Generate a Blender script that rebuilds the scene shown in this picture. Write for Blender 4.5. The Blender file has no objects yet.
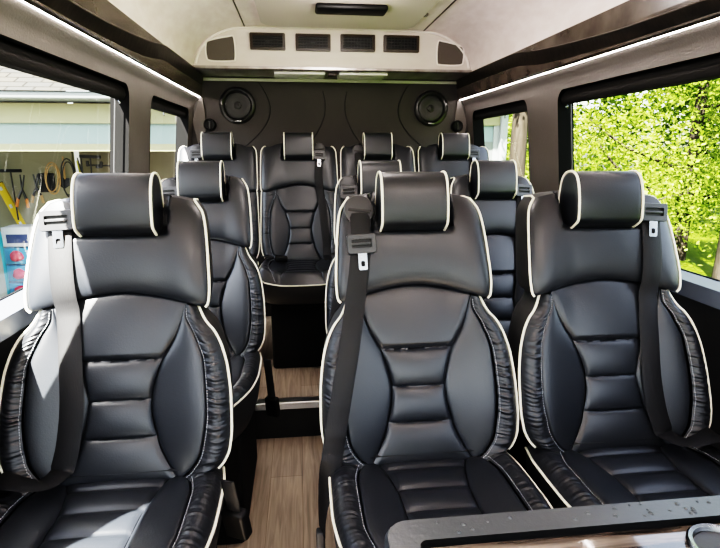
import bpy, bmesh, math, random
from mathutils import Vector, Matrix, noise
from mathutils.geometry import delaunay_2d_cdt
C = bpy.context.scene.collection
PI = math.pi
R = random.Random(7)

# ------------------------------------------------------------------ materials
def nodes(name):
    m = bpy.data.materials.new(name); m.use_nodes = True
    nt = m.node_tree; nt.nodes.clear()
    out = nt.nodes.new('ShaderNodeOutputMaterial')
    return m, nt, out

def principled(name, col, rough=.5, metal=0., spec=.5, bump=None, vary=None, emis=None, coat=0., sheen=0.):
    """bump=(scale, strength, (sx,sy,sz)); vary=(scale, colour2, (sx,sy,sz))"""
    m, nt, out = nodes(name)
    b = nt.nodes.new('ShaderNodeBsdfPrincipled'); nt.links.new(b.outputs[0], out.inputs[0])
    b.inputs['Base Color'].default_value = (*col, 1); b.inputs['Roughness'].default_value = rough
    b.inputs['Metallic'].default_value = metal; b.inputs['Specular IOR Level'].default_value = spec
    b.inputs['Coat Weight'].default_value = coat
    b.inputs['Sheen Weight'].default_value = sheen
    tc = nt.nodes.new('ShaderNodeTexCoord')
    def tex(scale, sc):
        mp = nt.nodes.new('ShaderNodeMapping'); mp.inputs['Scale'].default_value = sc
        nt.links.new(tc.outputs['Object'], mp.inputs[0])
        n = nt.nodes.new('ShaderNodeTexNoise'); n.inputs['Scale'].default_value = scale; n.inputs['Detail'].default_value = 4
        nt.links.new(mp.outputs[0], n.inputs['Vector']); return n
    if bump:
        n = tex(bump[0], bump[2]); bp = nt.nodes.new('ShaderNodeBump')
        bp.inputs['Strength'].default_value = bump[1]; bp.inputs['Distance'].default_value = .004
        nt.links.new(n.outputs[0], bp.inputs['Height']); nt.links.new(bp.outputs[0], b.inputs['Normal'])
    if vary:
        n = tex(vary[0], vary[2]); r = nt.nodes.new('ShaderNodeMix'); r.data_type = 'RGBA'
        rp = nt.nodes.new('ShaderNodeValToRGB'); rp.color_ramp.elements[0].position = .35; rp.color_ramp.elements[1].position = .65
        nt.links.new(n.outputs[0], rp.inputs[0]); nt.links.new(rp.outputs[0], r.inputs[0])
        r.inputs[6].default_value = (*col, 1); r.inputs[7].default_value = (*vary[1], 1)
        nt.links.new(r.outputs[2], b.inputs['Base Color'])
    if emis:
        b.inputs['Emission Color'].default_value = (*emis[0], 1); b.inputs['Emission Strength'].default_value = emis[1]
    return m

M = {}
M['leather'] = principled('black leather', (.0118, .0138, .0178), .37, spec=.50, bump=(260, .07, (1, 1, 1)))
M['ruched'] = principled('ruched black leather', (.0118, .013, .016), .40, spec=.47, bump=(24, .25, (1, 1, 5)))
M['shell'] = principled('black seat shell', (.012, .012, .013), .6, bump=(120, .1, (1, 1, 1)))
M['pedestal'] = principled('black pedestal carpet', (.006, .006, .006), .9, spec=.2, bump=(300, .3, (1, 1, 1)))
M['piping'] = principled('cream piping', (.84, .80, .66), .5, bump=(300, .1, (1, 1, 1)))
M['stitch'] = principled('grey thread', (.30, .31, .33), .8)
M['belt'] = principled('belt webbing', (.007, .007, .008), .62, spec=.3, bump=(70, .12, (6, 1, 1)))
M['plastic'] = principled('dark grey plastic', (.022, .022, .024), .45, bump=(200, .1, (1, 1, 1)))
M['blackplastic'] = principled('black plastic', (.003, .003, .0035), .5, spec=.25)
M['bezel'] = principled('grey belt bezel', (.04, .04, .042), .36, metal=.3)
M['chrome'] = principled('chrome', (.32, .33, .34), .25, metal=1)
M['red'] = principled('red button', (.55, .03, .05), .4)
M['wallgrey'] = principled('grey wall lining', (.088, .078, .071), .7, bump=(150, .25, (1, 1, 1)), vary=(6, (.10, .089, .082), (1, 1, 1)))
M['walldark'] = principled('dark lower wall lining', (.014, .014, .015), .65, bump=(150, .2, (1, 1, 1)))
M['sill'] = principled('grey window sill', (.085, .098, .125), .4)
M['black'] = principled('black window trim', (.0014, .0014, .0016), .75, spec=.12)
M['shade'] = principled('black window shade', (.0035, .0033, .003), .7, spec=.25, bump=(40, .2, (1, 1, 8)))
M['rear'] = principled('charcoal rear wall fabric', (.030, .027, .025), .7, bump=(200, .25, (1, 1, 1)), vary=(5, (.035, .031, .029), (1, 1, 1)))
M['seam'] = principled('black seam', (.004, .004, .004), .6)
M['headliner'] = principled('white brushed headliner', (.88, .78, .755), .75, bump=(10, .8, (2.5, 1, 1)), vary=(11, (.80, .69, .66), (2.2, .8, 2)))
M['acwhite'] = principled('pale overhead fascia', (.70, .63, .585), .55, vary=(7, (.66, .59, .54), (1, 1, 3)))
M['acrim'] = principled('white fascia rim', (.88, .82, .78), .4)
M['taupe'] = principled('taupe grille cloth', (.10, .085, .075), .7, bump=(300, .3, (1, 1, 1)))
M['ventframe'] = principled('dark brown vent frame', (.035, .024, .018), .45)
M['slab'] = principled('brushed grey panel', (.42, .40, .39), .28, metal=.8, vary=(3, (.25, .22, .2), (4, 1, 1)))
M['lens'] = principled('milky lamp lens', (.8, .78, .76), .25, coat=.5)
M['palestrip'] = principled('pale green strip', (.46, .47, .38), .5)
M['burl'] = principled('dark burl valance', (.007, .005, .004), .40, bump=(30, .4, (1, 1, 1)), vary=(28, (.022, .016, .012), (1, .5, 1)))
M['gloss'] = principled('glossy brown valance', (.115, .094, .082), .22, spec=.7, vary=(8, (.055, .043, .037), (1, 1, 1)))
M['hatch'] = principled('beige hatch panel', (.60, .53, .49), .5)
M['speakerring'] = principled('satin speaker ring', (.018, .018, .018), .3)
M['cone'] = principled('speaker cone', (.016, .016, .017), .45)
M['metalnose'] = principled('aluminium nosing', (.62, .62, .62), .3, metal=1, bump=(80, .2, (1, 20, 1)))
M['riser'] = principled('black riser', (.010, .010, .010), .6, bump=(150, .2, (1, 1, 1)))
M['rimtable'] = principled('dark grey table rim', (.040, .044, .048), .33, bump=(120, .12, (1, 1, 1)))
M['led'] = principled('led strip', (.9, .88, .85), .5, emis=((1., .89, .85), 75))

def wood_floor():
    m, nt, out = nodes('grey brown plank vinyl')
    b = nt.nodes.new('ShaderNodeBsdfPrincipled'); nt.links.new(b.outputs[0], out.inputs[0]); b.inputs['Roughness'].default_value = .42
    tc = nt.nodes.new('ShaderNodeTexCoord')
    mp = nt.nodes.new('ShaderNodeMapping'); mp.inputs['Rotation'].default_value = (0, 0, PI/2); mp.inputs['Location'].default_value = (.05, .02, 0)
    nt.links.new(tc.outputs['Object'], mp.inputs[0])
    br = nt.nodes.new('ShaderNodeTexBrick'); nt.links.new(mp.outputs[0], br.inputs['Vector'])
    br.inputs['Color1'].default_value = (.44, .37, .305, 1); br.inputs['Color2'].default_value = (.37, .307, .25, 1); br.inputs['Mortar'].default_value = (.20, .155, .12, 1)
    br.inputs['Scale'].default_value = 1; br.inputs['Brick Width'].default_value = .9; br.inputs['Row Height'].default_value = .125; br.inputs['Mortar Size'].default_value = .0012
    mp2 = nt.nodes.new('ShaderNodeMapping'); mp2.inputs['Scale'].default_value = (38, 2.2, 1); nt.links.new(tc.outputs['Object'], mp2.inputs[0])
    n = nt.nodes.new('ShaderNodeTexNoise'); n.inputs['Scale'].default_value = 1.6; n.inputs['Detail'].default_value = 6; n.inputs['Distortion'].default_value = 1.2
    nt.links.new(mp2.outputs[0], n.inputs['Vector'])
    rp = nt.nodes.new('ShaderNodeValToRGB'); rp.color_ramp.elements[0].position = .3; rp.color_ramp.elements[1].position = .75
    rp.color_ramp.elements[0].color = (.62, .60, .58, 1); rp.color_ramp.elements[1].color = (1.25, 1.2, 1.15, 1)
    nt.links.new(n.outputs[0], rp.inputs[0])
    mx = nt.nodes.new('ShaderNodeMix'); mx.data_type = 'RGBA'; mx.blend_type = 'MULTIPLY'; mx.inputs[0].default_value = 1
    nt.links.new(br.outputs[0], mx.inputs[6]); nt.links.new(rp.outputs[0], mx.inputs[7]); nt.links.new(mx.outputs[2], b.inputs['Base Color'])
    return m
M['floor'] = wood_floor()

def table_top():
    m, nt, out = nodes('glossy striped wood table top')
    b = nt.nodes.new('ShaderNodeBsdfPrincipled'); nt.links.new(b.outputs[0], out.inputs[0])
    b.inputs['Roughness'].default_value = .08; b.inputs['Coat Weight'].default_value = 1; b.inputs['Coat Roughness'].default_value = .04
    tc = nt.nodes.new('ShaderNodeTexCoord'); mp = nt.nodes.new('ShaderNodeMapping'); mp.inputs['Scale'].default_value = (3, 40, 1)
    nt.links.new(tc.outputs['Object'], mp.inputs[0])
    n = nt.nodes.new('ShaderNodeTexNoise'); n.inputs['Scale'].default_value = 1.4; n.inputs['Detail'].default_value = 5; nt.links.new(mp.outputs[0], n.inputs['Vector'])
    rp = nt.nodes.new('ShaderNodeValToRGB'); e = rp.color_ramp.elements
    e[0].position = .38; e[0].color = (.012, .009, .007, 1); e[1].position = .6; e[1].color = (.16, .125, .10, 1)
    nt.links.new(n.outputs[0], rp.inputs[0]); nt.links.new(rp.outputs[0], b.inputs['Base Color'])
    return m
M['tabletop'] = table_top()

def glass():
    m, nt, out = nodes('window glass')
    t = nt.nodes.new('ShaderNodeBsdfTransparent'); t.inputs[0].default_value = (.93, .95, .94, 1)
    g = nt.nodes.new('ShaderNodeBsdfGlossy'); g.inputs['Roughness'].default_value = .02; g.inputs[0].default_value = (.9, .9, .9, 1)
    fc_ = nt.nodes.new('ShaderNodeLayerWeight'); fc_.inputs[0].default_value = .5
    pw = nt.nodes.new('ShaderNodeMath'); pw.operation = 'POWER'; pw.inputs[1].default_value = 5; nt.links.new(fc_.outputs['Facing'], pw.inputs[0])
    lw = nt.nodes.new('ShaderNodeMath'); lw.operation = 'MULTIPLY_ADD'; lw.inputs[1].default_value = .5; lw.inputs[2].default_value = .03; nt.links.new(pw.outputs[0], lw.inputs[0])
    mx = nt.nodes.new('ShaderNodeMixShader'); nt.links.new(lw.outputs[0], mx.inputs[0])
    nt.links.new(t.outputs[0], mx.inputs[1]); nt.links.new(g.outputs[0], mx.inputs[2]); nt.links.new(mx.outputs[0], out.inputs[0])
    return m
M['glass'] = glass()

def leaf(name, c1, c2, c3):
    m, nt, out = nodes(name)
    ge = nt.nodes.new('ShaderNodeNewGeometry')
    rp = nt.nodes.new('ShaderNodeValToRGB'); e = rp.color_ramp.elements
    e[0].color = (*c1, 1); e[1].color = (*c3, 1); k = e.new(.55); k.color = (*c2, 1)
    nt.links.new(ge.outputs['Random Per Island'], rp.inputs[0])
    d = nt.nodes.new('ShaderNodeBsdfDiffuse'); t = nt.nodes.new('ShaderNodeBsdfTranslucent')
    nt.links.new(rp.outputs[0], d.inputs[0]); nt.links.new(rp.outputs[0], t.inputs[0])
    mx = nt.nodes.new('ShaderNodeMixShader'); mx.inputs[0].default_value = .5
    nt.links.new(d.outputs[0], mx.inputs[1]); nt.links.new(t.outputs[0], mx.inputs[2]); nt.links.new(mx.outputs[0], out.inputs[0])
    return m
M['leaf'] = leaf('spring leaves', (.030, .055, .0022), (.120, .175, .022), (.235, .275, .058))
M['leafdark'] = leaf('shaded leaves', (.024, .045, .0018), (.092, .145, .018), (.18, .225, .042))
M['bark'] = principled('pale bark', (.026, .021, .016), .9, spec=.05, bump=(9, .8, (4, 4, .6)), vary=(7, (.012, .010, .007), (3, 3, .6)))
M['grass'] = principled('lawn grass', (.026, .046, .002), .9, spec=.05, bump=(60, .8, (1, 1, 1)), vary=(3, (.040, .058, .003), (1, 1, 1)))
M['concrete'] = principled('driveway concrete', (.055, .052, .048), .85, spec=.05, vary=(2, (.045, .044, .041), (1, 1, 1)))
M['housewhite'] = principled('white painted wall', (.135, .190, .178), .6, bump=(30, .1, (1, 1, 1)))
M['cream'] = principled('cream painted header', (.180, .176, .092), .6, bump=(30, .1, (1, 1, 1)))
M['gutter'] = principled('white gutter', (.18, .20, .19), .4, bump=(30, .05, (1, 1, 1)))
M['garagewall'] = principled('garage interior wall', (.30, .28, .19), .85, bump=(40, .1, (1, 1, 1)))
M['garagedark'] = principled('garage back cladding', (.20, .18, .12), .85, bump=(5, .5, (.3, 1, 6)))
M['yellow'] = principled('yellow level', (.80, .55, .02), .4, bump=(60, .05, (1, 1, 1)))
M['tooldark'] = principled('dark tool metal', (.03, .03, .032), .45, metal=.4)
M['toolwood'] = principled('tool handle wood', (.45, .28, .12), .6)
M['toolgreen'] = principled('yellow green handle', (.55, .55, .05), .5)
M['orange'] = principled('orange grip', (.75, .25, .06), .5)
M['teal'] = principled('teal plastic', (.03, .28, .36), .4)
M['binblue'] = principled('blue bin', (.10, .33, .52), .45, bump=(20, .1, (1, 1, 1)))
M['binred'] = principled('red cloth', (.62, .05, .08), .6)
M['binwhite'] = principled('white box', (.75, .76, .76), .5)
M['navy'] = principled('navy label', (.05, .07, .16), .5)

def shingles():
    m, nt, out = nodes('pale roof shingles')
    b = nt.nodes.new('ShaderNodeBsdfPrincipled'); nt.links.new(b.outputs[0], out.inputs[0]); b.inputs['Roughness'].default_value = .9
    tc = nt.nodes.new('ShaderNodeTexCoord')
    br = nt.nodes.new('ShaderNodeTexBrick'); nt.links.new(tc.outputs['Object'], br.inputs['Vector'])
    br.inputs['Color1'].default_value = (.032, .029, .024, 1); br.inputs['Color2'].default_value = (.026, .026, .025, 1); br.inputs['Mortar'].default_value = (.013, .0125, .0115, 1)
    br.inputs['Brick Width'].default_value = .3; br.inputs['Row Height'].default_value = .14; br.inputs['Scale'].default_value = 1; br.inputs['Mortar Size'].default_value = .012
    nt.links.new(br.outputs[0], b.inputs['Base Color']); b.inputs['Specular IOR Level'].default_value = 0
    return m
M['shingle'] = shingles()

def siding():
    m, nt, out = nodes('white lap siding')
    b = nt.nodes.new('ShaderNodeBsdfPrincipled'); nt.links.new(b.outputs[0], out.inputs[0]); b.inputs['Roughness'].default_value = .6
    b.inputs['Base Color'].default_value = (.10, .115, .106, 1)
    tc = nt.nodes.new('ShaderNodeTexCoord'); sp = nt.nodes.new('ShaderNodeSeparateXYZ'); nt.links.new(tc.outputs['Object'], sp.inputs[0])
    mu = nt.nodes.new('ShaderNodeMath'); mu.operation = 'MULTIPLY'; mu.inputs[1].default_value = 7; nt.links.new(sp.outputs[2], mu.inputs[0])
    fr = nt.nodes.new('ShaderNodeMath'); fr.operation = 'FRACT'; nt.links.new(mu.outputs[0], fr.inputs[0])
    bp = nt.nodes.new('ShaderNodeBump'); bp.inputs['Distance'].default_value = .02; nt.links.new(fr.outputs[0], bp.inputs['Height']); nt.links.new(bp.outputs[0], b.inputs['Normal'])
    return m
M['siding'] = siding()

# ------------------------------------------------------------------ mesh helpers
class MB:
    def __init__(s): s.v = []; s.f = []
    def add(s, vs, fs):
        b = len(s.v); s.v += [tuple(v) for v in vs]; s.f += [tuple(b+i for i in f) for f in fs]; return s
    def grid(s, fn, n, m, flip=False):
        vs = [fn(i/n, j/m) for i in range(n+1) for j in range(m+1)]
        fs = []
        for i in range(n):
            for j in range(m):
                a = i*(m+1)+j; q = (a, a+1, a+m+2, a+m+1); fs.append(q[::-1] if flip else q)
        return s.add(vs, fs)
    def box(s, x0, x1, y0, y1, z0, z1, bev=0., mat=None):
        bm = bmesh.new(); bmesh.ops.create_cube(bm, size=1)
        bmesh.ops.scale(bm, vec=(x1-x0, y1-y0, z1-z0), verts=bm.verts)
        if bev: bmesh.ops.bevel(bm, geom=bm.edges[:], offset=bev, segments=3, affect='EDGES', profile=.5)
        bmesh.ops.translate(bm, vec=((x0+x1)/2, (y0+y1)/2, (z0+z1)/2), verts=bm.verts)
        if mat is not None: bmesh.ops.transform(bm, matrix=mat, verts=bm.verts)
        return s.bm(bm)
    def bm(s, bm):
        bm.verts.index_update(); s.add([v.co[:] for v in bm.verts], [[v.index for v in f.verts] for f in bm.faces]); bm.free(); return s
    def tube(s, pts, r, seg=8, closed=False, rfn=None, caps=True):
        pts = [Vector(p) for p in pts]; n = len(pts); rings = []; up = None
        for i, p in enumerate(pts):
            if closed: t = pts[(i+1) % n]-pts[i-1]
            else: t = pts[min(i+1, n-1)]-pts[max(i-1, 0)]
            t.normalize()
            if up is None:
                up = Vector((0, 0, 1)) if abs(t.z) < .9 else Vector((1, 0, 0))
            a = t.cross(up); a.normalize(); up = a.cross(t); up.normalize()
            rr = rfn(i/(n-1)) if rfn else r
            rings.append([p+a*math.cos(k*2*PI/seg)*rr+up*math.sin(k*2*PI/seg)*rr for k in range(seg)])
        vs = [v for g in rings for v in g]; fs = []
        for i in range(n if closed else n-1):
            j = (i+1) % n
            for k in range(seg):
                k2 = (k+1) % seg; fs.append((i*seg+k, i*seg+k2, j*seg+k2, j*seg+k))
        if not closed and caps: fs.append(tuple(range(seg))[::-1]); fs.append(tuple((n-1)*seg+k for k in range(seg)))
        return s.add(vs, fs)
    def lathe(s, prof, o, axis='y', seg=40):
        """prof: (r, h) pairs, h along the axis"""
        vs = []; fs = []; n = len(prof)
        for k in range(seg):
            a = k*2*PI/seg
            for r, h in prof:
                if axis == 'y': vs.append((o[0]+r*math.cos(a), o[1]+h, o[2]+r*math.sin(a)))
                else: vs.append((o[0]+r*math.cos(a), o[1]+r*math.sin(a), o[2]+h))
        for k in range(seg):
            k2 = (k+1) % seg
            for i in range(n-1): fs.append((k*n+i, k2*n+i, k2*n+i+1, k*n+i+1))
        return s.add(vs, fs)
    def prism(s, poly, y0, y1, axis='y'):
        n = len(poly)
        if axis == 'y': vs = [(x, y0, z) for x, z in poly]+[(x, y1, z) for x, z in poly]
        elif axis == 'z': vs = [(x, z, y0) for x, z in poly]+[(x, z, y1) for x, z in poly]
        else: vs = [(y0, x, z) for x, z in poly]+[(y1, x, z) for x, z in poly]
        fs = [tuple(range(n)), tuple(range(2*n-1, n-1, -1))]+[(i, n+i, n+(i+1) % n, (i+1) % n) for i in range(n)]
        return s.add(vs, fs)
    def ribbon(s, pts, w, side, th=.0015):
        pts = [Vector(p) for p in pts]; vs = []; fs = []; n = len(pts)
        for i, p in enumerate(pts):
            t = (pts[min(i+1, n-1)]-pts[max(i-1, 0)]).normalized()
            sd = side[i] if isinstance(side, list) else side
            a = Vector(sd); a = (a-t*a.dot(t)).normalized(); nn = t.cross(a)
            for q, h in ((-1, -1), (-.8, .6), (0, 1.1), (.8, .6), (1, -1)):
                vs.append(p+a*w/2*q+nn*th*h)
        m = 5
        for i in range(n-1):
            for k in range(m): fs.append((i*m+k, i*m+(k+1) % m, (i+1)*m+(k+1) % m, (i+1)*m+k))
        fs.append(tuple(range(m))); fs.append(tuple((n-1)*m+k for k in range(m)))
        return s.add(vs, fs)
    def build(s, name, mat, parent=None, smooth=True, loc=None, angle=45):
        me = bpy.data.meshes.new(name); me.from_pydata(s.v, [], s.f); me.materials.append(M[mat])
        bm = bmesh.new(); bm.from_mesh(me); bmesh.ops.recalc_face_normals(bm, faces=bm.faces); bm.to_mesh(me); bm.free()
        if smooth:
            for p in me.polygons: p.use_smooth = True
            try: me.set_sharp_from_angle(angle=math.radians(angle))
            except Exception: pass
        o = bpy.data.objects.new(name, me); C.objects.link(o)
        if parent: o.parent = parent
        if loc: o.location = loc
        return o

def empty(name, loc=(0, 0, 0), rz=0, label=None, cat=None, group=None):
    o = bpy.data.objects.new(name, None); o.empty_display_size = .1; C.objects.link(o); o.location = loc; o.rotation_euler = (0, 0, rz)
    tag(o, label, cat, group); return o
def tag(o, label=None, cat=None, group=None, kind=None):
    if label: o['label'] = label
    if cat: o['category'] = cat
    if group: o['group'] = group
    if kind: o['kind'] = kind
    return o
def copy_tree(o, parent=None):
    c = o.copy(); C.objects.link(c); c.parent = parent
    for ch in list(o.children): copy_tree(ch, c)
    return c
def spline(keys):
    """monotone-x smooth interpolation through (x, y) keys"""
    xs = [k[0] for k in keys]; ys = [k[1] for k in keys]; n = len(xs)
    d = [(ys[i+1]-ys[i])/(xs[i+1]-xs[i]) for i in range(n-1)]
    mm = [d[0]]+[0 if d[i-1]*d[i] <= 0 else 2*d[i-1]*d[i]/(d[i-1]+d[i]) for i in range(1, n-1)]+[d[-1]]
    def f(x):
        if x <= xs[0]: return ys[0]
        if x >= xs[-1]: return ys[-1]
        i = 0
        while xs[i+1] < x: i += 1
        h = xs[i+1]-xs[i]; t = (x-xs[i])/h
        return ys[i]*(1+2*t)*(1-t)**2+mm[i]*h*t*(1-t)**2+ys[i+1]*t*t*(3-2*t)+mm[i+1]*h*t*t*(t-1)
    return f
def sstep(a, b, x):
    t = max(0., min(1., (x-a)/(b-a))); return t*t*(3-2*t)
def pill(t, p=.4): return max(0., 4*t*(1-t))**p
def catmull(pts, per=6, closed=False):
    P = [Vector(p) for p in pts]; n = len(P); out = []
    for i in range(n if closed else n-1):
        a, b = P[i], P[(i+1) % n]
        p0 = P[i-1] if (closed or i > 0) else a*2-b
        p3 = P[(i+2) % n] if (closed or i+2 < n) else b*2-a
        for k in range(per):
            t = k/per
            out.append(.5*((2*a)+(b-p0)*t+(2*p0-5*a+4*b-p3)*t*t+(3*a-p0-3*b+p3)*t**3))
    if not closed: out.append(P[-1])
    return out
def rrect(x0, x1, z0, z1, r, n=6):
    out = []
    for cx, cz, a0 in ((x1-r, z1-r, 0), (x0+r, z1-r, 90), (x0+r, z0+r, 180), (x1-r, z0+r, 270)):
        for k in range(n+1):
            a = math.radians(a0+90*k/n); out.append((cx+r*math.cos(a), cz+r*math.sin(a)))
    return out

# ------------------------------------------------------------------ seat geometry (local: x right, -y towards the sitter's front, z up)
ZB = .503
REC = .365
def arch(x): return .924-.040*min(1, abs(x)/.20)**1.6
fc = spline([(.503, .132), (.535, .112), (.59, .086), (.68, .069), (.768, .088), (.85, .126), (.935, .150)])
fp = spline([(.503, .133), (.53, .163), (.58, .188), (.68, .200), (.80, .194), (.87, .170), (.905, .151), (.935, .1505)])
fw_ = spline([(.503, .222), (.53, .236), (.57, .248), (.63, .253), (.70, .252), (.78, .245), (.84, .231), (.88, .212), (.905, .19), (.935, .175)])
def wings(x): return .034*sstep(.08, .25, abs(x))
SEG = [.503, .598, .681, .769]
def yplane(z): return REC*(z-ZB)
def low(zone, side, s, t):
    zr = ZB+s*(.935-ZB)                      # reference height for the boundary curves
    c, p, w = fc(zr), fp(zr), fw_(zr)
    if zone == 'c': x = -c+2*c*t
    elif zone == 'p': x = side*(c+(p-c)*t)
    else: x = side*(p+(w-p)*t)
    z = ZB+s*(arch(x)-ZB)
    if zone == 'b' : z += .025*(1-s)**6*t
    h = wings(x)
    if zone == 'c':
        top = arch(x); bs = SEG+[top]
        k = 0
        while k < 3 and z > bs[k+1]: k += 1
        u = (z-bs[k])/(bs[k+1]-bs[k])
        pu = pill(u, .30) if k < 3 else max(0, min(1, (u*9)))**.5*(pill(.5+u*.5, .4))
        h += .004+.018*pu*(.25+.75*pill(t, .28))
    elif zone == 'p':
        h += .002+.015*pill(t, .36)*pill(min(1, max(0, s)), .25)
    else:
        wr = 0
        q = Vector((x*5*side+3*side, zr*92+noise.noise(Vector((x*14, zr*12, side)))*1.4, side*4.2))
        n1 = noise.noise(q); n2 = noise.noise(Vector((x*9, zr*190, 7*side)))
        wr = (.0085*(abs(n1)-.25)+.0012*n2)*(1.25-.8*t)*pill(t, .3)
        h += .002+.020*math.sin(PI*min(1, t*.80+.10))**.6-.022*t**3+wr
    return (x, yplane(z)-h, z)

fs_ = spline([(0, .194), (.05, .201), (.2, .204), (.45, .201), (.7, .196), (.86, .190), (.94, .183), (1, .168)])
def shtop(x): return 1.152-.022*min(1, abs(x)/.18)**4
def sh(s, t):
    tt = 2*t-1; x = tt*fs_(s); z0 = arch(x)+.002; z = z0+s*(shtop(x)-z0)
    e = max(0, 1-abs(tt)**4)
    h = wings(x)*.9*(1-.6*s)+.002+.040*pill(min(1, s*.96+.02), .36)*(.42+.58*e**.5)-.012*abs(tt)**8
    rec = (1-sstep(.098, .112, abs(x)))*sstep(1.055, 1.075, z)
    h -= .055*rec
    return (x, yplane(z)-h, z)

def surf_y(x, z):
    """front surface of the back, for laying belts on"""
    ax = abs(x)
    if z > arch(x):
        s = (z-arch(x))/(shtop(x)-arch(x)); w = fs_(min(1, max(0, s))); t = .5+.5*max(-1, min(1, x/w)); return sh(min(1, max(0, s)), t)[1]
    s = max(0, min(1, (z-ZB)/(arch(x)-ZB))); zr = ZB+s*(.935-ZB); c, p, w = fc(zr), fp(zr), fw_(zr)
    if ax < c: return low('c', 1, s, .5+.5*x/c)[1]
    if ax < p: return low('p', 1, s, (ax-c)/max(1e-4, p-c))[1]
    return low('b', 1 if x > 0 else -1, s, min(1, (ax-p)/(w-p)))[1]

# cushion: v 0 (back) .. 1 (front)
CF = -.50
gc = spline([(0, .128), (.15, .098), (.35, .082), (.6, .080), (.8, .085), (.9, .083), (1, .075)])
gp = spline([(0, .129), (.08, .156), (.25, .177), (.5, .178), (.7, .155), (.85, .122), (1, .080)])
gw = spline([(0, .226), (.15, .237), (.4, .239), (.6, .228), (.75, .205), (.87, .168), (.95, .132), (1, .098)])
GR = [0, .13, .28, .43, .58, .73, 1.0001]
def cu(zone, side, v, t):
    c, p, w = gc(v), gp(v), gw(v)
    if zone == 'c': x = -c+2*c*t
    elif zone == 'p': x = side*(c+(p-c)*t)
    else: x = side*(p+(w-p)*t)
    y = .03+v*(CF-.03)
    y += .02*(x/.2)**2*max(0, v-.6)/.4
    z = .497+.022*v+.018*sstep(.1, .25, abs(x))
    fr = max(0, (v-.80)/.20); z -= .035*fr**2.2; zb0 = z
    if zone == 'c':
        k = 0
        while v > GR[k+1]: k += 1
        u = (v-GR[k])/(GR[k+1]-GR[k]); z += .014*pill(u, .32)*(.25+.75*pill(t, .3))
    elif zone == 'p': z += .016*pill(t, .36)*pill(v, .25)
    else:
        n1 = noise.noise(Vector((x*5+side*9, v*46+noise.noise(Vector((x*14, v*6, 5*side)))*1.2, 2.2*side))); n2 = noise.noise(Vector((x*8, v*95, 9*side)))
        z += .020*math.sin(PI*min(1, t*.86+.08))**.6-.020*t**3+(.006*(abs(n1)-.25)+.001*n2)*(1.2-.6*t)*pill(t, .3)
    z = z+(zb0-.010-z)*sstep(.84, 1, v)
    return (x, y, z)

def cu_edge(u):
    """outer rim of the cushion, back left -> front -> back right"""
    out = []
    for i in range(25): out.append(cu('b', -1, i/24, 1))
    for i in range(1, 6): out.append(cu('b', -1, 1, 1-i/6))
    for i in range(0, 9): out.append(cu('c', 1, 1, i/8))
    for i in range(1, 6): out.append(cu('b', 1, 1, i/6))
    for i in range(25): out.append(cu('b', 1, 1-i/24, 1))
    return out

def dashes(path, off, n=64, wd=.0014):
    """little thread dashes laid just above a sampled path"""
    mb = MB(); L = [0]
    P = [Vector(p) for p in path]
    for a, b in zip(P, P[1:]): L.append(L[-1]+(b-a).length)
    def at(d):
        i = 0
        while i < len(L)-2 and L[i+1] < d: i += 1
        q = (d-L[i])/max(1e-6, L[i+1]-L[i]); return P[i].lerp(P[i+1], q)
    step = L[-1]/n
    for k in range(n):
        a, b = at(k*step)+Vector(off), at(k*step+step*.62)+Vector(off)
        mb.tube([a, b], wd*.6, seg=4)
    return mb

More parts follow.
